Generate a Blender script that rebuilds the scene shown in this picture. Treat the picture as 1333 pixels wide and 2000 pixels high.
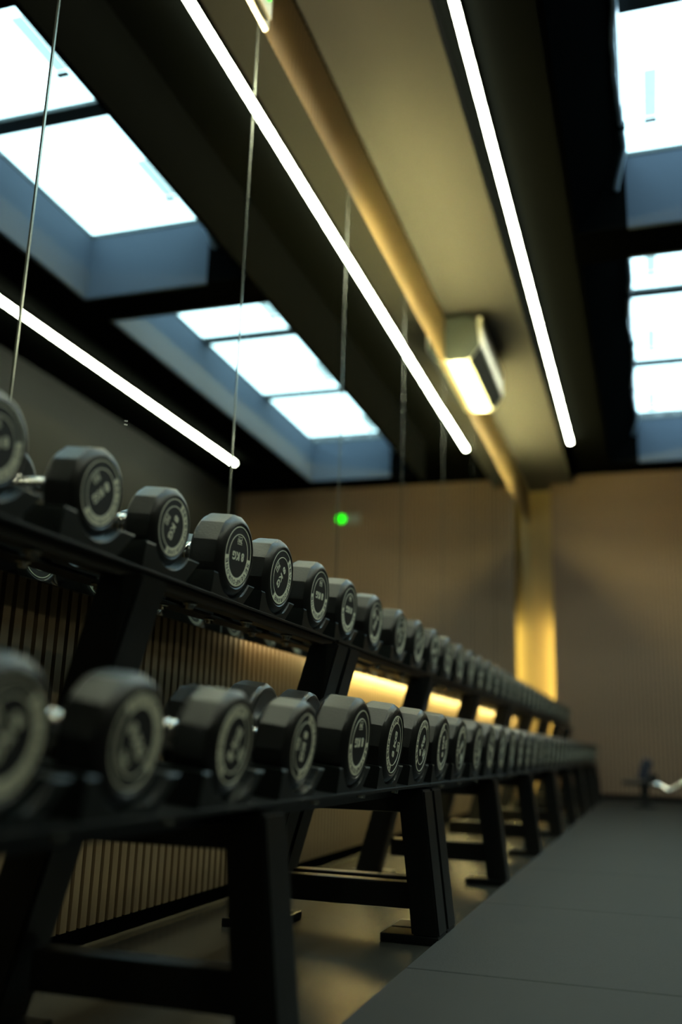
import bpy, bmesh, math, random
from mathutils import Vector, Matrix
for o in list(bpy.data.objects): bpy.data.objects.remove(o)
random.seed(7)
C = bpy.context.scene.collection
sc = bpy.context.scene
H = 0.42                      # one unit of the plan below = 0.42 m (camera height); all builders multiply by it
def W(x, y, z): return Vector((x*H, y*H, (z+1)*H))
R = math.radians

# ------------------------------------------------------------------ camera
cd = bpy.data.cameras.new('camera'); cam = bpy.data.objects.new('camera', cd); C.objects.link(cam)
AX = (0.95160024, -0.04540278, -0.30396639); AD = (0.30576916, 0.23968274, 0.92144311); AU = (0.03101941, -0.96978904, 0.24196492)
cam.matrix_world = Matrix(((AX[0], -AX[1], -AX[2], 0), (AD[0], -AD[1], -AD[2], 0), (AU[0], -AU[1], -AU[2], H), (0, 0, 0, 1)))
cd.sensor_fit = 'HORIZONTAL'; cd.sensor_width = 24.0; cd.lens = 24.0*1838.7/1333
cd.clip_start = 0.02; cd.clip_end = 100
cd.dof.use_dof = True; cd.dof.focus_distance = 4.75*H; cd.dof.aperture_fstop = 1.35
sc.camera = cam
# ------------------------------------------------------------------ sky, exposure
w = bpy.data.worlds.new('sky'); sc.world = w; w.use_nodes = True
bg = w.node_tree.nodes['Background']; bg.inputs[0].default_value = (0.62, 0.86, 1.0, 1); bg.inputs[1].default_value = 5.0
sc.view_settings.view_transform = 'Standard'; sc.view_settings.look = 'None'
sc.view_settings.exposure = 0.0; sc.view_settings.gamma = 1.0; sc.view_settings.use_curve_mapping = False
sc.cycles.use_denoising = True
sc.cycles.max_bounces = 8; sc.cycles.diffuse_bounces = 4; sc.cycles.glossy_bounces = 5; sc.cycles.transparent_max_bounces = 12
sc.cycles.sample_clamp_indirect = 6.0
sc.cycles.use_light_tree = True
def portal(x0, x1, y0, y1, z):
    l = bpy.data.lights.new('skylight_daylight', 'AREA'); l.shape = 'RECTANGLE'; l.size = (x1-x0)*H; l.size_y = (y1-y0)*H
    l.cycles.is_portal = True
    o = bpy.data.objects.new('skylight_daylight', l); C.objects.link(o); o.location = W((x0+x1)/2, (y0+y1)/2, z)
for a in ((2.6, 4.6), (5.3, 10.03), (10.77, 19.2)): portal(-.3, 2.1, a[0]-.15, a[1]+.15, 7.15)  # first portal belongs to the added near skylight

# ------------------------------------------------------------------ materials
def mat(name, col, rough=.5, metal=0.0, emit=None, es=1.0, noise=None, bump=None, spec=.5, coat=0.0):
    m = bpy.data.materials.new(name); m.use_nodes = True; nt = m.node_tree; b = nt.nodes['Principled BSDF']
    b.inputs['Base Color'].default_value = (*col, 1); b.inputs['Roughness'].default_value = rough; b.inputs['Metallic'].default_value = metal
    b.inputs['Specular IOR Level'].default_value = spec; b.inputs['Coat Weight'].default_value = coat
    if emit: b.inputs['Emission Color'].default_value = (*emit, 1); b.inputs['Emission Strength'].default_value = es
    tc = nt.nodes.new('ShaderNodeTexCoord')
    if noise:      # (scale xyz, colour2, lo, hi)
        mp = nt.nodes.new('ShaderNodeMapping'); mp.inputs['Scale'].default_value = noise[0]
        nt.links.new(tc.outputs['Object'], mp.inputs[0])
        n = nt.nodes.new('ShaderNodeTexNoise'); n.inputs['Scale'].default_value = 1.0; n.inputs['Detail'].default_value = 6
        nt.links.new(mp.outputs[0], n.inputs['Vector'])
        r = nt.nodes.new('ShaderNodeMapRange'); r.inputs[1].default_value = noise[2]; r.inputs[2].default_value = noise[3]
        nt.links.new(n.outputs[0], r.inputs[0])
        mx = nt.nodes.new('ShaderNodeMix'); mx.data_type = 'RGBA'
        mx.inputs['A'].default_value = (*col, 1); mx.inputs['B'].default_value = (*noise[1], 1)
        nt.links.new(r.outputs[0], mx.inputs['Factor']); nt.links.new(mx.outputs['Result'], b.inputs['Base Color'])
    if bump:       # (scale, strength)
        n = nt.nodes.new('ShaderNodeTexNoise'); n.inputs['Scale'].default_value = bump[0]; n.inputs['Detail'].default_value = 4
        nt.links.new(tc.outputs['Object'], n.inputs['Vector'])
        bp = nt.nodes.new('ShaderNodeBump'); bp.inputs['Strength'].default_value = bump[1]; bp.inputs['Distance'].default_value = .002
        nt.links.new(n.outputs[0], bp.inputs['Height']); nt.links.new(bp.outputs[0], b.inputs['Normal'])
    return m
M = {}
M['urethane'] = mat('urethane', (.010, .010, .0092), .33, spec=.6, bump=(260, .25))
M['face'] = mat('face_black', (.008, .008, .008), .5)
M['cream'] = mat('cream_print', (.92, .90, .70), .5)
M['chrome'] = mat('chrome', (.80, .78, .74), .14, 1.0)
M['steel'] = mat('powder_coat', (.0045, .005, .0045), .40, spec=.35, bump=(700, .12))
M['saddle'] = mat('saddle_plastic', (.0075, .0095, .0085), .38, spec=.35)
M['bolt'] = mat('zinc_bolt', (.6, .56, .45), .25, 1.0)
M['wood'] = mat('oak_slat', (.26, .18, .094), .5, noise=((14, 14, 1.2), (.18, .12, .064), .35, .7))
M['felt'] = mat('black_felt', (.003, .003, .003), .95)
M['pilaster'] = mat('pilaster_paint', (.50, .36, .16), .6)
M['ceil'] = mat('ceiling_paint', (.0034, .0037, .0034), 1.0, spec=0.0)
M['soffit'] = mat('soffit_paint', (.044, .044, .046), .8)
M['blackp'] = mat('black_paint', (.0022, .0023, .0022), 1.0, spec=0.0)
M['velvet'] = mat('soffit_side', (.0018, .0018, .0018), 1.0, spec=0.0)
M['well'] = mat('well_paint', (.070, .086, .118), .8, spec=.2)
M['walnut'] = mat('brown_slat', (.31, .205, .135), .55, noise=((14, 14, 1.2), (.24, .155, .10), .35, .7))
M['dark'] = mat('dark_wall', (.012, .012, .012), .85)
M['mat'] = mat('rubber_mat', (.011, .0115, .0112), .7, noise=((420, 420, 420), (.027, .028, .0275), .56, .72), bump=(300, .5))
M['vinyl'] = mat('vinyl_floor', (.070, .064, .050), .26, noise=((5, 5, 5), (.050, .046, .038), .35, .7), bump=(30, .1))
M['white'] = mat('white_plastic', (.75, .73, .66), .35)
M['grey'] = mat('grey_plastic', (.30, .32, .32), .5)
M['glassedge'] = mat('mirror_edge', (.34, .34, .28), .2, .7)
M['led'] = mat('strip_light', (.9, .9, .9), .5, emit=(.93, 1.0, .72), es=56.0)
M['ledw'] = mat('warm_led', (.9, .8, .5), .5, emit=(1.0, .86, .34), es=130.0)
M['glow_add'] = mat('added_warm_glow', (.9, .8, .5), .5, emit=(1.0, .80, .40), es=9.0)
M['ledt'] = mat('warm_led_top', (.9, .8, .5), .5, emit=(1.0, .90, .34), es=380.0)
M['ledt2'] = mat('warm_led_top_dim', (.9, .8, .5), .5, emit=(1.0, .84, .42), es=80.0)
M['ledv'] = mat('warm_led_upright', (.9, .8, .5), .5, emit=(1.0, .82, .26), es=34.0)
M['green'] = mat('green_lamp', (.0, .4, .0), .5, emit=(0.0, 1.0, 0.0), es=3.0)
M['cable'] = mat('cable_sleeve', (.55, .66, .80), .3)
M['navy'] = mat('navy_vinyl', (.016, .02, .035), .4)
M['barp'] = mat('bar_paint', (.03, .04, .042), .6)
# mirror
m = bpy.data.materials.new('mirror_silver'); m.use_nodes = True; nt = m.node_tree; nt.nodes.remove(nt.nodes['Principled BSDF'])
g = nt.nodes.new('ShaderNodeBsdfGlossy'); g.inputs['Color'].default_value = (.86, .89, .86, 1); g.inputs['Roughness'].default_value = 0.0
nt.links.new(g.outputs[0], nt.nodes['Material Output'].inputs[0]); M['mirror'] = m
# roof glass: clear with thin dirt
m = bpy.data.materials.new('roof_glass'); m.use_nodes = True; nt = m.node_tree; nt.nodes.remove(nt.nodes['Principled BSDF'])
tr = nt.nodes.new('ShaderNodeBsdfTransparent'); tr.inputs[0].default_value = (.90, .99, .97, 1)
df = nt.nodes.new('ShaderNodeBsdfTranslucent'); df.inputs[0].default_value = (.75, .8, .8, 1)
nz = nt.nodes.new('ShaderNodeTexNoise'); nz.inputs['Scale'].default_value = 9; nz.inputs['Detail'].default_value = 5
mr = nt.nodes.new('ShaderNodeMapRange'); mr.inputs[1].default_value = .58; mr.inputs[2].default_value = .8; mr.inputs[3].default_value = .04; mr.inputs[4].default_value = .7
mx = nt.nodes.new('ShaderNodeMixShader'); nt.links.new(nz.outputs[0], mr.inputs[0]); nt.links.new(mr.outputs[0], mx.inputs[0])
nt.links.new(tr.outputs[0], mx.inputs[1]); nt.links.new(df.outputs[0], mx.inputs[2]); nt.links.new(mx.outputs[0], nt.nodes['Material Output'].inputs[0])
M['glass'] = m
m = bpy.data.materials.new('frosted_film'); m.use_nodes = True; nt = m.node_tree; nt.nodes.remove(nt.nodes['Principled BSDF'])
df = nt.nodes.new('ShaderNodeBsdfTranslucent'); df.inputs[0].default_value = (.55, .56, .54, 1)
nt.links.new(df.outputs[0], nt.nodes['Material Output'].inputs[0]); M['frost'] = m

# ------------------------------------------------------------------ helpers (plan units in, metres out)
def box(bm, x0, x1, y0, y1, z0, z1, mi=0, rot=None, bev=0.0):
    t = bmesh.new()
    r = bmesh.ops.create_cube(t, size=1.0)
    bmesh.ops.scale(t, vec=((x1-x0), (y1-y0), (z1-z0)), verts=t.verts)
    if bev: bmesh.ops.bevel(t, geom=list(t.edges), offset=bev, segments=2, affect='EDGES', profile=.6)
    bmesh.ops.translate(t, vec=((x0+x1)/2, (y0+y1)/2, (z0+z1)/2), verts=t.verts)
    if rot is not None: bmesh.ops.transform(t, matrix=rot, verts=t.verts)
    for f in t.faces: f.material_index = mi
    me = bpy.data.meshes.new('tmp'); t.to_mesh(me); t.free(); bm.from_mesh(me); bpy.data.meshes.remove(me)
def prism(bm, pts, axis, a, b, mi=0):
    """extrude polygon pts (2D) along axis from a to b."""
    def P(u, v, t):
        return {'x': (t, u, v), 'y': (u, t, v), 'z': (u, v, t)}[axis]
    va = [bm.verts.new(P(u, v, a)) for u, v in pts]; vb = [bm.verts.new(P(u, v, b)) for u, v in pts]
    n = len(pts); fs = []
    fs.append(bm.faces.new(va)); fs.append(bm.faces.new(vb[::-1]))
    for i in range(n): fs.append(bm.faces.new((va[i], vb[i], vb[(i+1) % n], va[(i+1) % n])))
    for f in fs: f.material_index = mi
    bmesh.ops.recalc_face_normals(bm, faces=fs)
def lathe(bm, prof, seg=32, axis='x', mi=0, caps=True):
    rings = []
    for t, r in prof:
        ring = []
        for i in range(seg):
            a = 2*math.pi*i/seg; c, s = r*math.cos(a), r*math.sin(a)
            ring.append(bm.verts.new({'x': (t, c, s), 'y': (c, t, s), 'z': (c, s, t)}[axis]))
        rings.append(ring)
    fs = []
    for A, B in zip(rings, rings[1:]):
        for i in range(seg): fs.append(bm.faces.new((A[i], A[(i+1) % seg], B[(i+1) % seg], B[i])))
    if caps: fs.append(bm.faces.new(rings[0])); fs.append(bm.faces.new(rings[-1]))
    for f in fs: f.material_index = mi; f.smooth = len(f.verts) == 4
    bmesh.ops.recalc_face_normals(bm, faces=fs)
def tube(bm, pts, r, seg=10):
    pts = [Vector(p) for p in pts]; rings = []
    for i, p in enumerate(pts):
        d = (pts[min(i+1, len(pts)-1)]-pts[max(i-1, 0)]).normalized()
        u = d.cross(Vector((0, 0, 1)));
        if u.length < .01: u = d.cross(Vector((0, 1, 0)))
        u.normalize(); v = d.cross(u)
        rings.append([bm.verts.new(p+u*r*math.cos(2*math.pi*k/seg)+v*r*math.sin(2*math.pi*k/seg)) for k in range(seg)])
    fs = []
    for A, B in zip(rings, rings[1:]):
        for k in range(seg): fs.append(bm.faces.new((A[k], A[(k+1) % seg], B[(k+1) % seg], B[k])))
    fs.append(bm.faces.new(rings[0])); fs.append(bm.faces.new(rings[-1]))
    for f in fs: f.smooth = len(f.verts) == 4
    bmesh.ops.recalc_face_normals(bm, faces=fs)
def mesh(name, bm, mats):
    bmesh.ops.scale(bm, vec=(H, H, H), verts=bm.verts)
    me = bpy.data.meshes.new(name); bm.to_mesh(me); bm.free()
    for m_ in (mats if isinstance(mats, (list, tuple)) else [mats]): me.materials.append(m_)
    return me
def link(name, me, parent=None, loc=(0, 0, 0), rot=(0, 0, 0)):
    o = bpy.data.objects.new(name, me); C.objects.link(o)
    o.location = Vector(loc)*H; o.rotation_euler = rot
    if parent: o.parent = parent
    return o
def obj(name, bm, mats, parent=None, loc=(0, 0, 0), rot=(0, 0, 0)): return link(name, mesh(name, bm, mats), parent, loc, rot)
def B(): return bmesh.new()
def tag(o, label, cat, group=None):
    o['label'] = label; o['category'] = cat
    if group: o['group'] = group
    return o
def thing(name, label, cat, x, y, z, rz=0, group=None):
    o = bpy.data.objects.new(name, None); C.objects.link(o); o.location = W(x, y, z); o.rotation_euler = (0, 0, rz); o.empty_display_size = .05
    return tag(o, label, cat, group)
def struct(name, bm, mats, world=True):
    o = obj(name, bm, mats); o['kind'] = 'structure'
    if world: o.location = (0, 0, H)
    return o
def sbox(name, m_, *a, **k):
    bm = B(); box(bm, *a, **k); return struct(name, bm, m_)

XM, XW = -2.629, -2.800          # mirror face, wall face behind the slats
YB, YN, XR = 23.4, -6.5, 5.6     # back wall, near wall, right wall
# ------------------------------------------------------------------ setting
wl = sbox('wall_left', M['felt'], XW-.3, XW, YN, YB+.9, -1, 6.95)
bm = B(); box(bm, -2.17, XR+.3, YB+.035, YB+.18, -1, 7.0); box(bm, -1.9, XR+.3, YB+.18, YB+.6, -1, 7.0); box(bm, XW, -1.9, YB+.6, YB+.9, -1, 7.0, 1)
wb = struct('wall_back', bm, [M['felt'], M['pilaster']])      # a lit niche stands open at the mirror end
sbox('wall_right', M['dark'], XR, XR+.3, YN, YB+.035, -1, 7.0)
sbox('wall_near', M['dark'], XW, XR, YN-.3, YN, -1, 7.0)
fl = sbox('floor', M['vinyl'], XW-.3, XR+.3, YN-.3, YB+.9, -1.3, -1.0)
# ceiling: soffit along the mirror wall, raised strip, dropped frame round the skylights
bm = B()
CZ = 6.82
box(bm, XW, -.3, YN, YB, CZ, CZ+.3)                 # left field
box(bm, 2.45, XR, YN, YB, CZ, CZ+.3); box(bm, -.3, 2.45, 19.9, YB, CZ, CZ+.3)
cl = struct('ceiling', bm, M['ceil'])
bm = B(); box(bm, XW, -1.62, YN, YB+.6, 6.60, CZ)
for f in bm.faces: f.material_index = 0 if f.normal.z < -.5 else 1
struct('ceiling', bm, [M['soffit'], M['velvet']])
# skylight wells: near side slopes, others upright
def well(y0, y1):
    bm = B(); zb = 5.8; zt = 6.70
    box(bm, 1.8, 1.86, y0, y1, zb, zt); box(bm, 0, 1.86, y1, y1+.06, zb, zt); box(bm, 0, 1.86, y0-.06, y0, zb, zt)
    return struct('trim_1', bm, M['well'])
for n, (a, b) in enumerate(((2.6, 4.6), (5.3, 10.03), (10.77, 19.2))):  # first well is out of view, added to let in daylight
    o = well(a, b); o.name = 'trim_%d' % (n+1)
bm = B()
for a, b in ((2.6, 4.6), (5.3, 10.03), (10.77, 19.2)):      # sloping near side of each well
    prism(bm, [(-.62, 5.8), (-.56, 5.8), (-.01, 6.70), (-.01, 6.76), (-.62, 6.76)], 'y', a, b)
for a, b in ((YN, 2.54), (4.66, 5.24), (10.09, 10.71), (19.26, 19.95)): box(bm, -.62, 2.5, a, b, 5.8, 6.76)
box(bm, -.62, -.3, YN, 19.95, 6.76, CZ); box(bm, 2.42, 2.5, YN, 19.95, 6.76, CZ); box(bm, 1.81, 2.5, YN, 19.95, 6.73, 6.76)
for y in (2.6, 5.3, 10.77): box(bm, -.62, 0, y-.06, y, 5.8, 6.76)
for y in (4.6, 10.03, 19.2): box(bm, -.62, 0, y, y+.06, 5.8, 6.76)
for a, b in ((2.6, 4.6), (5.3, 10.03), (10.77, 19.2)): box(bm, 1.86, 2.5, a-.06, b+.06, 5.8, 6.76)
struct('trim_4', bm, M['blackp'])

# glass panes with bars
wn = 0
def window(y0, y1, bars):
    global wn; wn += 1
    bm = B(); zg = 6.80
    ys = [y0]+bars+[y1]
    for x in (0.0, 1.79): box(bm, x, x+.01, y0, y1, 6.71, 6.76)
    for y in ys:
        a, b = (y-.11, y+.11) if y in bars else ((y, y+.01) if y == y0 else (y-.01, y))
        box(bm, 0, 1.8, a, b, 6.705, 6.76)
    fr = struct('window_%d' % wn, bm, M['barp'])
    for a, b in zip(ys, ys[1:]):
        g_ = B(); box(g_, .011, 1.789, a+.011, b-.011, 6.725, 6.74); obj('pane', g_, M['glass'], fr)
        ac = B(); box(ac, .22, .35, b-.62-.75, b-.62, 6.742, 6.75); obj('frosted_strip', ac, M['frost'], fr)
        ac = B(); box(ac, .215, .355, b-.62, b-.56, 6.70, 6.724); obj('latch', ac, M['barp'], fr)
window(2.6, 4.6, []); window(5.3, 10.03, [7.66]); window(10.77, 19.2, [13.575, 16.32])  # first skylight is unseen, added near the camera for extra light

# rubber mats: one tile each
me = None
ty = [-6.4+2.125*k for k in range(0, 15)]
ty = [4.56+2.1*k for k in range(-5, 9)]+[YB+.03]
for i, x0 in enumerate((-1.125, 1.1, 3.33)):
    for a, b in zip(ty, ty[1:]):
        t = B(); box(t, x0+.004, x0+2.221, a+.004, min(b, YB+.03)-.004, 0, .03, bev=.004)
        obj('rubber_tile', t, M['mat'], fl, (0, 0, -1.0))

# slats
def slat_mesh(h_, axis='y', d=.035):
    bm = B()
    if axis == 'y': box(bm, 0, d, -.0275, .0275, 0, h_)
    else: box(bm, -.032, .032, -.035, 0, 0, h_)
    return mesh('slat', bm, M['wood'])
P_ = .0872
low = slat_mesh(.98+.92); up = slat_mesh(6.52-5.30, d=.018)
def run(me_, n0, n1, z0):
    for k in range(n0, n1): link('slat', me_, wl, (XW, .62+P_*k, z0))
run(low, 0, 130, -.92)
run(up, 45, 165, 5.30)
bm = B()
for k in range(130, 231): box(bm, XW, XW+.035, .62+P_*k-.032, .62+P_*k+.032, -.92, .705)
for k in range(-50, 0): box(bm, XW, XW+.035, .62+P_*k-.032, .62+P_*k+.032, -.92, .705)
for k in range(165, 231): box(bm, XW, XW+.035, .62+P_*k-.032, .62+P_*k+.030, 5.30, 6.52)
for k in range(-50, 45): box(bm, XW, XW+.035, .62+P_*k-.032, .62+P_*k+.030, 5.30, 6.52)
for k in range(231, 268): box(bm, XW, XW+.035, .62+P_*k-.032, .62+P_*k+.032, -.92, 6.595)
o = obj('slats', bm, M['wood'], wl); o['kind'] = 'stuff'
bm = B(); box(bm, XW, XW+.04, YN, YB, -1, -.92); o = struct('baseboard_left', bm, M['blackp'])
bks = B(); box(bks, -.036, .036, -.035, 0, 0, 6.8+.86)
bks = mesh('slat', bks, M['walnut'])
k = 0
while -2.12+.0975*k < XR-.05:
    link('slat', bks, wb, (-2.12+.0975*k, YB+.035, -.86)); k += 1
sbox('baseboard_back', M['blackp'], -2.17, XR, YB-.02, YB+.035, -1, -.86)

# mirrors
mw = thing('wall_mirror', 'long frameless wall mirror of tall panels above the dumbbell racks', 'mirror', XM-.03, 0, .692)
seams = [3.26+2.309*k for k in range(-4, 9)]+[23.40]
yaw = [0, 0, 0, .05, -.01, -.02, -.08, -.07, -.17, -.17, -.1, 0, 0]
for i, (a, b) in enumerate(zip(seams, seams[1:])):
    bm = B(); hw = (b-a)/2-.0045; box(bm, -.028, 0, -hw, hw, 0, 4.69, 1)
    bm.faces.ensure_lookup_table()
    for f in bm.faces:
        if f.normal.x > .5: f.material_index = 0
    o = obj('mirror_panel', bm, [M['mirror'], M['glassedge']], mw, (.03, (a+b)/2, 0), (0, 0, R(yaw[i])))
bm = B()
for a in seams[1:-1]:
    box(bm, -.002, .006, a-.006, a+.006, 0, 4.69)
obj('seam_strip', bm, M['glassedge'], mw, (.028, 0, 0))
bm = B()
for dy, dz in ((0, 0), (.016, .004), (0, -.02), (.016, -.017)): box(bm, 0, .003, dy-.003, dy+.003, dz-.003, dz+.003)
obj('sticker_dots', bm, M['white'], mw, (.031, 4.205, .977))
# warm light runs behind the mirror edges
def led(label, mt, x0, x1, y0, y1, z0, z1):
    bm = B(); c = ((x0+x1)/2, (y0+y1)/2, z0); box(bm, x0-c[0], x1-c[0], y0-c[1], y1-c[1], 0, z1-z0)
    o = obj('led_strip', bm, mt); o.location = W(*c); tag(o, label, 'light strip', 'warm light strips behind the mirror')
led('warm light strip behind the upper mirror edge, dim near end', M['ledt2'], XM-.072, XM-.05, 3.0, 8.5, 5.42, 5.44)
led('warm light strip behind the upper mirror edge, bright far run', M['ledt'], XM-.072, XM-.05, 8.6, 20.6, 5.42, 5.44)
led('warm light strip behind the lower mirror edge above the lower slats', M['ledw'], XM-.072, XM-.05, 8.1, 20.6, .74, .76)
led('added dim warm glow behind the lower mirror edge, near end', M['glow_add'], XM-.072, XM-.05, 6.2, 8.0, .74, .76)  # added emitter: stretches the slat glow nearer than the lower strip reaches
led('warm upright light strip hidden in the niche beyond the mirror end', M['ledv'], -1.945, -1.915, YB+.30, YB+.42, -.85, 3.2)

# strip lights on the ceiling
def strip(label, x, y0, y1, z=6.74):
    t = thing('strip_light', label, 'ceiling light', x, y0, z-.035)
    bm = B(); box(bm, -.036, .036, 0, y1-y0, 0, .05, bev=.012); obj('diffuser', bm, M['led'], t)
    bm = B(); box(bm, -.045, .045, -.02, y1-y0+.02, .05, CZ-z+.034); obj('housing', bm, M['blackp'], t)
strip('long white strip light on the black ceiling beside the warm lit soffit', -1.44, -2.5, 20.5)
strip('long white strip light beyond the skylights, seen only in the mirror', 4.30, -2.5, 20.4)

# wall air conditioner
t = thing('air_conditioner', 'white wall air conditioner above the far mirror, lit from below', 'air conditioner', XW+.036, 14.35, 5.76)
bm = B(); prism(bm, [(0, .04), (0, .72), (.36, .72), (.50, .62), (.54, .22), (.40, .03), (.30, 0), (.06, 0)], 'y', -1.15, 1.15); 
for f in bm.faces: f.material_index = 1 if abs(f.normal.y) > .5 else 0  # end faces coloured dark, standing in for the shade on them
obj('body', bm, [M['white'], M['barp']], t)
bm = B(); prism(bm, [(.385, .0), (.548, .205), (.535, .225), (.37, .03)], 'y', -1.08, 1.08); obj('air_flap', bm, M['barp'], t)
bm = B(); box(bm, .505, .565, -1.13, 1.13, .24, .70, bev=.015); obj('front_panel', bm, M['white'], t)

# emergency lamp
t = thing('emergency_light', 'white emergency lamp with green indicator on slats above the mirror', 'emergency light', XW+.04, 5.42, 5.47)
bm = B(); box(bm, 0, .13, -.36, .36, 0, .30, bev=.03); obj('body', bm, M['white'], t)
bm = B(); box(bm, .13, .17, -.30, .30, .05, .26, bev=.012); obj('lens', bm, M['white'], t)
bm = B(); lathe(bm, [(0, .014), (.02, .014)], 12, 'x'); obj('indicator', bm, M['green'], t, (.165, .22, .17))

# exit sign on the back wall, seen in the mirror
t = thing('exit_sign', 'small exit sign with green lamp on the far wall, seen in mirror', 'sign', 2.23, YB-.01, 5.80)
bm = B(); box(bm, -.28, .28, -.08, 0, 0, .26, bev=.015); obj('body', bm, M['grey'], t)
bm = B(); lathe(bm, [(-.10, .10), (-.08, .10)], 24, 'y'); obj('green_lamp', bm, M['green'], t, (.22, 0, .13))

# cable along the skylight edge
bm = B(); pts = []
rc = random.Random(3)
y = 6.0
while y < 19.6:
    s_ = .05*math.sin(y*2.1)+rc.uniform(-.015, .015)
    beam = 9.9 < y < 10.9
    pts.append((-.03+s_*.6, y, 6.62+.05*math.sin(y*1.3)-(.35 if beam else 0)-(.25 if y > 19.1 else 0)))
    y += .22
pts = [(x-(.10 if z < 6.4 else 0), y, z) for x, y, z in pts]
tube(bm, pts, .028); o = obj('cable', bm, M['cable']); o.location = (0, 0, H)
tag(o, 'pale blue sleeved cable drooping along the edge of the skylights', 'cable')
bm = B(); box(bm, -.045, .045, -.03, .03, -.045, .045, bev=.01); cc = mesh('cable_clip', bm, M['blackp'])
for k in range(6, len(pts), 9): link('cable_clip', cc, o, pts[k])

# ------------------------------------------------------------------ dumbbells
RH = .190
def head_mesh():
    """12-sided head with round nosed faces, axis x, 0 = inner face, .155 = outer face."""
    bm = B(); T = .155; seg = 96
    st = [(0, .60), (0, .86), (.004, .92), (.012, .97), (.022, 1.01), (.032, 1.04), (.128, 1.04), (.139, 1.005), (.150, .955), (.159, .905), (.165, .86), (.167, .83), (.168, .80), (.164, .775), (.164, .0)]
    rings = []
    for t_, g_ in st:
        ring = []
        if g_ == 0: ring = [bm.verts.new((t_, 0, 0))]
        else:
            for i in range(seg):
                a = 2*math.pi*i/seg
                d = ((a+math.pi/12) % (math.pi/6))-math.pi/12
                r = min(RH*.985/math.cos(d)*math.cos(0), RH*g_) if g_ > .9 else RH*g_
                ring.append(bm.verts.new((t_, r*math.cos(a), r*math.sin(a))))
        rings.append(ring)
    for A_, B_ in zip(rings, rings[1:]):
        for i in range(seg):
            j = (i+1) % seg
            f = bm.faces.new((A_[i], A_[j], B_[j], B_[i])) if len(B_) > 1 else bm.faces.new((A_[i], A_[j], B_[0]))
            f.smooth = True
    bm.faces.new(rings[0])
    bmesh.ops.recalc_face_normals(bm, faces=bm.faces)
    # keep the long edges between flats crisp
    for e in bm.edges:
        if len(e.link_faces) == 2 and e.calc_face_angle(0) > R(17): e.smooth = False
    return mesh('head', bm, [M['urethane']])
def text_bm(bm, s, w_, h_, cx, cy, rot=0.0, dz=0.0, mi=0, bold=.03, ext=.0015):
    cu = bpy.data.curves.new('txt', 'FONT'); cu.body = s; cu.size = 1; cu.offset = bold; cu.extrude = .5; cu.resolution_u = 3
    o = bpy.data.objects.new('txt', cu); C.objects.link(o)
    me_ = bpy.data.meshes.new_from_object(o.evaluated_get(bpy.context.evaluated_depsgraph_get()))
    bpy.data.objects.remove(o)
    xs = [v.co.x for v in me_.vertices]; ys = [v.co.y for v in me_.vertices]
    x0, x1, y0, y1 = min(xs), max(xs), min(ys), max(ys)
    sx = w_/(x1-x0) if w_ else h_/(y1-y0); sy = h_/(y1-y0)
    for v in me_.vertices:
        px = (v.co.x-(x0+x1)/2)*sx+cx; py = (v.co.y-(y0+y1)/2)*sy+cy
        c, s2 = math.cos(rot), math.sin(rot)
        v.co = (dz+v.co.z*2*ext/2+ext/2, c*px-s2*py, s2*px+c*py)
    t = bmesh.new(); t.from_mesh(me_)
    for f in t.faces: f.material_index = mi; f.smooth = False
    t.to_mesh(me_); t.free(); bm.from_mesh(me_); bpy.data.meshes.remove(me_); bpy.data.curves.remove(cu)
def ring_bm(bm, r0, r1, a0, a1, x, n, mi=0, th=.0015):
    full = abs(a1-a0) > 6.28
    def P(r, a, xx): return bm.verts.new((xx, r*math.cos(a), r*math.sin(a)))
    rows = [[P(r0, a0+(a1-a0)*i/n, x), P(r1, a0+(a1-a0)*i/n, x), P(r1, a0+(a1-a0)*i/n, x+th), P(r0, a0+(a1-a0)*i/n, x+th)] for i in range(n if full else n+1)]
    fs = []
    for i in range(n):
        A_, B_ = rows[i], rows[(i+1) % len(rows)]
        for k in range(4): fs.append(bm.faces.new((A_[k], B_[k], B_[(k+1) % 4], A_[(k+1) % 4])))
    if not full: fs += [bm.faces.new(rows[0]), bm.faces.new(rows[-1])]
    for f in fs: f.material_index = mi
    bmesh.ops.recalc_face_normals(bm, faces=fs)
RO, RI = .1385, .1035
def label_mesh():
    bm = B(); x = .1635
    lathe(bm, [(x-.002, RO+.004), (x+.001, RO+.004)], 64, 'x', 1)
    x += .001
    ring_bm(bm, RO-.0045, RO, 0, 2*math.pi, x, 72)
    ring_bm(bm, RI-.0045, RI, 0, 2*math.pi, x, 64)
    ring_bm(bm, RI, RO-.004, R(2), R(178), x, 40)
    text_bm(bm, '8 KG', .125, .040, 0, 0, 0, x, 0, .035)
    text_bm(bm, '741', .048, .022, 0, -.073, 0, x, 0, .02)
    for yy in (-.0565, -.0895): box(bm, x, x+.0015, -.024, .024, yy-.0014, yy+.0014)
    return mesh('face_print', bm, [M['cream'], M['face']])
def letters_mesh():
    bm = B(); s = 'SEVENFOURONE'; n = len(s)
    for i, ch in enumerate(s):
        a = R(172)-(R(164))*(i+.5)/n+R(0)
        text_bm(bm, ch, .0195, .0215, 0, (RO+RI)/2-.001, a-math.pi/2, .1635+.0026, 0, .0, .0008)
    return mesh('ring_lettering', bm, [M['face']])
def handle_mesh():
    bm = B(); L = .29; pr = []
    pr += [(-L/2-.01, .070), (-L/2+.018, .070), (-L/2+.020, .050)]
    n = 9
    for i in range(n):
        a = -L/2+.026+(L-.052)*i/n; b = a+(L-.052)/n
        k = 1-abs((a+b)/2)/(L/2)
        r = .049+.006*k
        pr += [(a+.002, r-.005), (a+.006, r), (b-.004, r), (b, r-.005)]
    pr += [(L/2-.020, .050), (L/2-.018, .070), (L/2+.01, .070)]
    lathe(bm, pr, 32, 'x'); return mesh('handle', bm, [M['chrome']])
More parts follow.
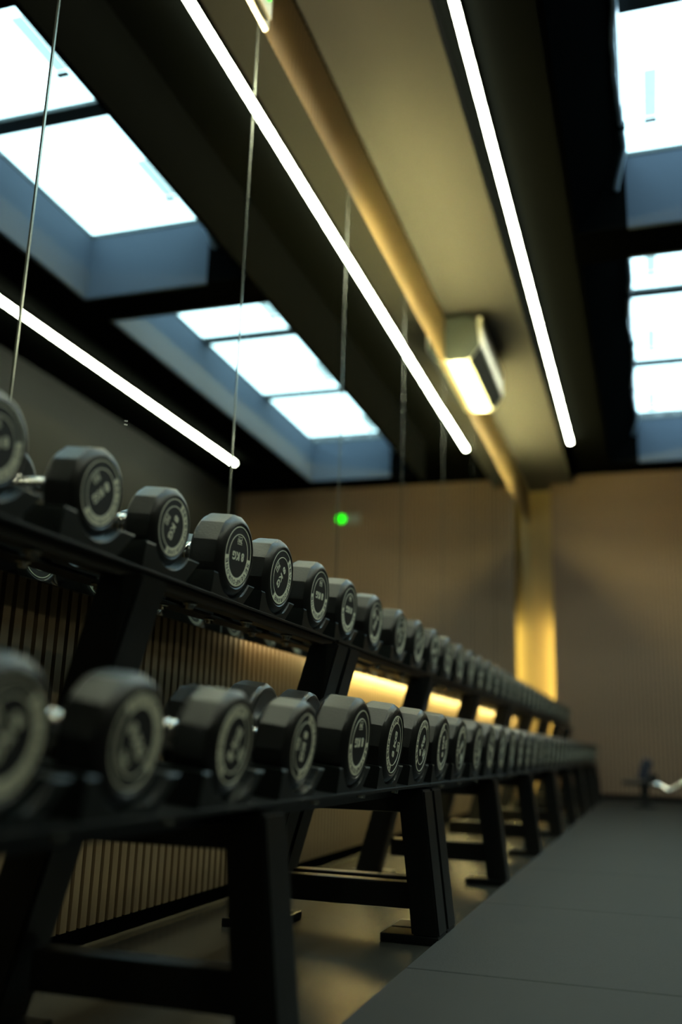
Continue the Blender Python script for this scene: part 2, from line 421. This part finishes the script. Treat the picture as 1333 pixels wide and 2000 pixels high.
HM, LM, TM, GM = head_mesh(), label_mesh(), letters_mesh(), handle_mesh()
def make_dumbbell():
    r = thing('dumbbell', 'x', 'dumbbell', 0, 0, 0)
    link('handle', GM, r)
    for s in (0, 1):
        h_ = link('head', HM, r, (.142, 0, 0) if s == 0 else (-.142, 0, 0), (0, 0, 0) if s == 0 else (0, 0, math.pi))
        l_ = link('face_print', LM, h_)
        l2 = link('ring_lettering', TM, h_)
    return r
proto = make_dumbbell()
def kids(o): return [c for c in ALLK.get(o.name, [])]
ALLK = {}
for o in bpy.data.objects:
    if o.parent: ALLK.setdefault(o.parent.name, []).append(o)
def copy_dumbbell():
    r = proto.copy(); C.objects.link(r)
    for ch in kids(proto):
        c = ch.copy(); C.objects.link(c); c.parent = r
        for g_ in kids(ch):
            d = g_.copy(); C.objects.link(d); d.parent = c
    return r
first = True
ORD = 'first second third fourth fifth sixth seventh eighth ninth tenth eleventh twelfth thirteenth fourteenth fifteenth sixteenth seventeenth eighteenth nineteenth twentieth'.split()
def ordn(i):
    if i < 20: return ORD[i]
    return {2: 'twenty', 3: 'thirty'}[(i+1)//10] + '-' + ORD[(i+1) % 10-1] if (i+1) % 10 else {30: 'thirtieth', 40: 'fortieth'}[i+1]
TILT = {'upper': R(6), 'lower': R(7)}
FX = {'upper': -1.78, 'lower': -1.205}; FZ = {'upper': .838, 'lower': .02}
def rot_state(a):
    a %= 360
    if a < 30 or a > 330: return 'print upright'
    if 150 < a < 210: return 'print upside down'
    if a <= 150: return 'print running upwards'
    return 'print running downwards'
def put(row, i, y, ang, k=1.0):
    global first
    o = proto if first else copy_dumbbell(); first = False
    t = TILT[row]; L = .31
    # face centre at (FX, y, FZ); the axis tilts down to the front
    cx = FX[row]-L*k*math.cos(t)-(.02 if k < 1 else 0); cz = FZ[row]+L*k*math.sin(t)-((1-k)*.19*.85 if row == 'lower' else 0)
    o.location = W(cx, y, cz); o.rotation_euler = (0, t, 0); o.scale = (k, k, k)
    tag(o, 'black %s dumbbell on the %s shelf, %s from near end, %s' % ('rubber' if k < 1 else '8 kg', row, ordn(i), rot_state(ang)), 'dumbbell', 'dumbbells on the %s shelf' % row)
    kk = list(o.children)
    hs = [c for c in kk if c.name.split('.')[0] == 'head']
    for h_ in hs:
        if h_.location.x > 0: h_.rotation_euler = (R(ang), 0, 0)
        else: h_.rotation_euler = (Matrix.Rotation(R(ang), 3, 'X') @ Matrix.Rotation(math.pi, 3, 'Z') @ Matrix.Rotation(R(20+37*i), 3, 'X')).to_euler()
ra = random.Random(11)
lowy = [1.635, 2.15, 2.75, 3.37, 4.015, 4.62, 5.22, 5.776, 6.36, 7.01]
lowa = [235, 315, 60, 262, 182, 80, 50, 100, 30, 65]
while lowy[-1] < 22.4: lowy.append(lowy[-1]+.6); lowa.append(ra.uniform(0, 360))
upy = [2.20, 2.77, 3.31, 3.91, 4.455, 5.06, 5.63, 6.25, 6.95, 7.56]
upa = [200, 225, 250, 184, 235, 181, 180, 230, 250, 215]
while upy[-1] < 22.4: upy.append(upy[-1]+.6); upa.append(ra.uniform(0, 360))
bpy.context.view_layer.update()
for i, (y, a) in enumerate(zip(lowy, lowa)): put('lower', i, y, a, .86 if i < 4 else 1.0)
for i, (y, a) in enumerate(zip(upy, upa)): put('upper', i, y, a, .84 if i < 3 else 1.0)

# ------------------------------------------------------------------ racks
def saddle_mesh(top=-.105, fr=-.004, r=.1965):
    """cradle for one head: block with a round notch, axis x, origin on the dumbbell axis."""
    bm = B(); bot = -.207
    a0 = math.asin(-top/r); n = 14
    pts = [(-.212, bot), (.14, bot), (.245, top)]
    for i in range(n+1):
        a = -a0-(math.pi-2*a0)*i/n
        pts.append((r*math.cos(a), r*math.sin(a)))
    pts.append((-.212, top))
    prism(bm, pts, 'x', -.165, fr)
    bmesh.ops.bevel(bm, geom=[e for e in bm.edges if abs(e.verts[0].co.x-e.verts[1].co.x) < 1e-6 and e.verts[0].co.z > bot+.02], offset=.006, segments=1, affect='EDGES')
    return mesh('saddle', bm, [M['saddle']])
SM = saddle_mesh(); SR = saddle_mesh(-.155, -.02); SN = saddle_mesh(-.10, -.004, .170)
bm = B(); lathe(bm, [(-.03, .02), (-.012, .022), (-.010, .034), (0, .034)], 6, 'z'); BM_ = mesh('bolt', bm, [M['bolt']])
def leg(bm, p0, p1, wx, wy):
    """slanted rectangular tube in the xz plane; p=(x,z) centres; wx, wy widths."""
    (x0, z0), (x1, z1) = p0, p1
    t = bmesh.new()
    vs = []
    for (x, z, w_) in ((x0, z0, wx), (x1, z1, wx)):
        for sx, sy in ((-1, -1), (1, -1), (1, 1), (-1, 1)): vs.append(t.verts.new((x+sx*w_/2, sy*wy/2, z)))
    t.faces.new(vs[:4]); t.faces.new(vs[4:])
    for i in range(4): t.faces.new((vs[i], vs[(i+1) % 4], vs[4+(i+1) % 4], vs[4+i]))
    bmesh.ops.recalc_face_normals(t, faces=t.faces)
    bmesh.ops.bevel(t, geom=list(t.edges), offset=.010, segments=2, affect='EDGES')
    me_ = bpy.data.meshes.new('tmp'); t.to_mesh(me_); t.free(); bm.from_mesh(me_); bpy.data.meshes.remove(me_)
bm = B(); leg(bm, (-1.185, -.96), (-1.275, -.215), .15, .20); FL = mesh('front_leg', bm, [M['steel']])
bm = B(); leg(bm, (-2.235, -.96), (-1.805, .585), .18, .20); RL = mesh('rear_leg', bm, [M['steel']])
bm = B(); box(bm, -1.99-.06, -1.25, -.055, .055, -.835, -.70, bev=.01); CB = mesh('cross_beam', bm, [M['steel']])
bm = B(); box(bm, -1.96, -1.30, -.055, .055, -.34, -.235, bev=.01); UB = mesh('shelf_beam', bm, [M['steel']])
bm = B(); box(bm, -.16, .16, -.105, .105, 0, .045, bev=.008); FP = mesh('foot_plate', bm, [M['steel']])
def rack(y0, y1, frames, label):
    t = thing('dumbbell_rack', label, 'rack', 0, (y0+y1)/2, -1, group='black two-tier dumbbell racks'); yc = (y0+y1)/2
    for f in frames:
        link('front_leg', FL, t, (0, f-yc, 1)); link('rear_leg', RL, t, (0, f-yc, 1)); link('cross_beam', CB, t, (0, f-yc, 1))
        link('shelf_beam', UB, t, (0, f-yc, 1))
        z_ = .035 if False else 0
        link('foot_plate', FP, t, (-1.215-.06, f-yc, 0)); link('foot_plate', FP, t, (-2.20, f-yc, 0))
    for row, ys in (('lower', lowy), ('upper', upy)):
        th = TILT[row]
        Rm = Matrix.Rotation(th, 4, 'Y')
        o0 = Vector((FX[row], 0, FZ[row]+1))
        up_ = -.065 if row == 'upper' else 0
        s0, s1 = y0+.004-yc+(up_*.3 if y0 == 5.47 else 0), y1-.004-yc+(up_ if y1 == 5.47 else 0)
        bm = B(); box(bm, -.19 if row == 'lower' else -.115, .016, s0, s1, -.221, -.207, bev=.003); box(bm, -.64, -.47, s0, s1, -.221, -.207, bev=.003)             # shelf plate
        
        if row == 'lower': box(bm, -.19, -.10, s0, s1, -.285, -.221)
        if row == 'lower': box(bm, -.56, -.42, s0, s1, -.285, -.221)
        if row == 'upper': box(bm, -.10, -.005, s0, s1, -.265, -.221, bev=.004)
        sh = obj('shelf_rails', bm, M['steel'], t, o0, (0, th, 0))
        for y in ys:
            if not (y0 < y < y1): continue
            link('saddle', SN if row == 'upper' and y in upy[:3] else SM, t, o0+Vector((0, y-yc, 0)), (0, th, 0))
            link('saddle', SR, t, o0+(Rm @ Vector((-.62, 0, 0)))+Vector((0, y-yc, 0)), (Matrix.Rotation(th, 3, 'Y') @ Matrix.Rotation(math.pi, 3, 'Z')).to_euler())
            if y < 9 and y+.34 < s1+yc:
                link('bolt', BM_, t, o0+(Rm @ Vector((-.05, .30, -.221 if row == 'lower' else -.265)))+Vector((0, y-yc, 0)), (0, th, 0))
                link('bolt', BM_, t, o0+(Rm @ Vector((-.52, .30, -.285 if row == 'lower' else -.221)))+Vector((0, y-yc, 0)), (0, th, 0))
rack(.55, 5.47, [.66, 3.05, 5.34], 'black two-tier dumbbell rack nearest the camera')
rack(5.47, 12.67, [5.58, 7.80, 10.15, 12.54], 'black two-tier dumbbell rack, second from the camera')
rack(12.67, 17.50, [12.80, 15.0, 17.37], 'black two-tier dumbbell rack, third from the camera')
rack(17.50, 22.95, [17.63, 19.9, 22.3], 'black two-tier dumbbell rack farthest away, by the lit corner')

# ------------------------------------------------------------------ bench with curl bar by the back wall
t = thing('weight_bench', 'low dark weight bench with navy pad standing by the far wall', 'bench', -.19, 20.3, -.97, 0)
bm = B(); box(bm, -.07, .07, -.07, .07, 0, .46, bev=.01); box(bm, -.2, .2, -.12, .12, 0, .05, bev=.01); obj('post', bm, M['steel'], t)
bm = B(); box(bm, -.42, .16, -.16, .16, .42, .50, bev=.03); obj('seat', bm, M['steel'], t)
bm = B(); box(bm, -.10, .10, -.16, .16, .0, .42, bev=.04); obj('backrest', bm, M['navy'], t, (-.04, 0, .52), (0, R(18), 0))
bm = B(); box(bm, .08, .24, -.1, .1, .50, .64, bev=.02); obj('bar_holder', bm, M['steel'], t)
t = thing('curl_bar', 'shiny chrome curl bar with bends resting beside the far bench', 'barbell', .02, 19.2, -.55)
bm = B(); tube(bm, [(-.08, 0, .03), (.02, 0, .055), (.09, 0, .04), (.17, 0, -.03), (.24, 0, -.05), (.33, 0, 0), (.45, 0, .08), (.55, 0, .11), (.7, 0, .05), (.85, 0, .05)], .045, 12); obj('shaft', bm, M['chrome'], t)
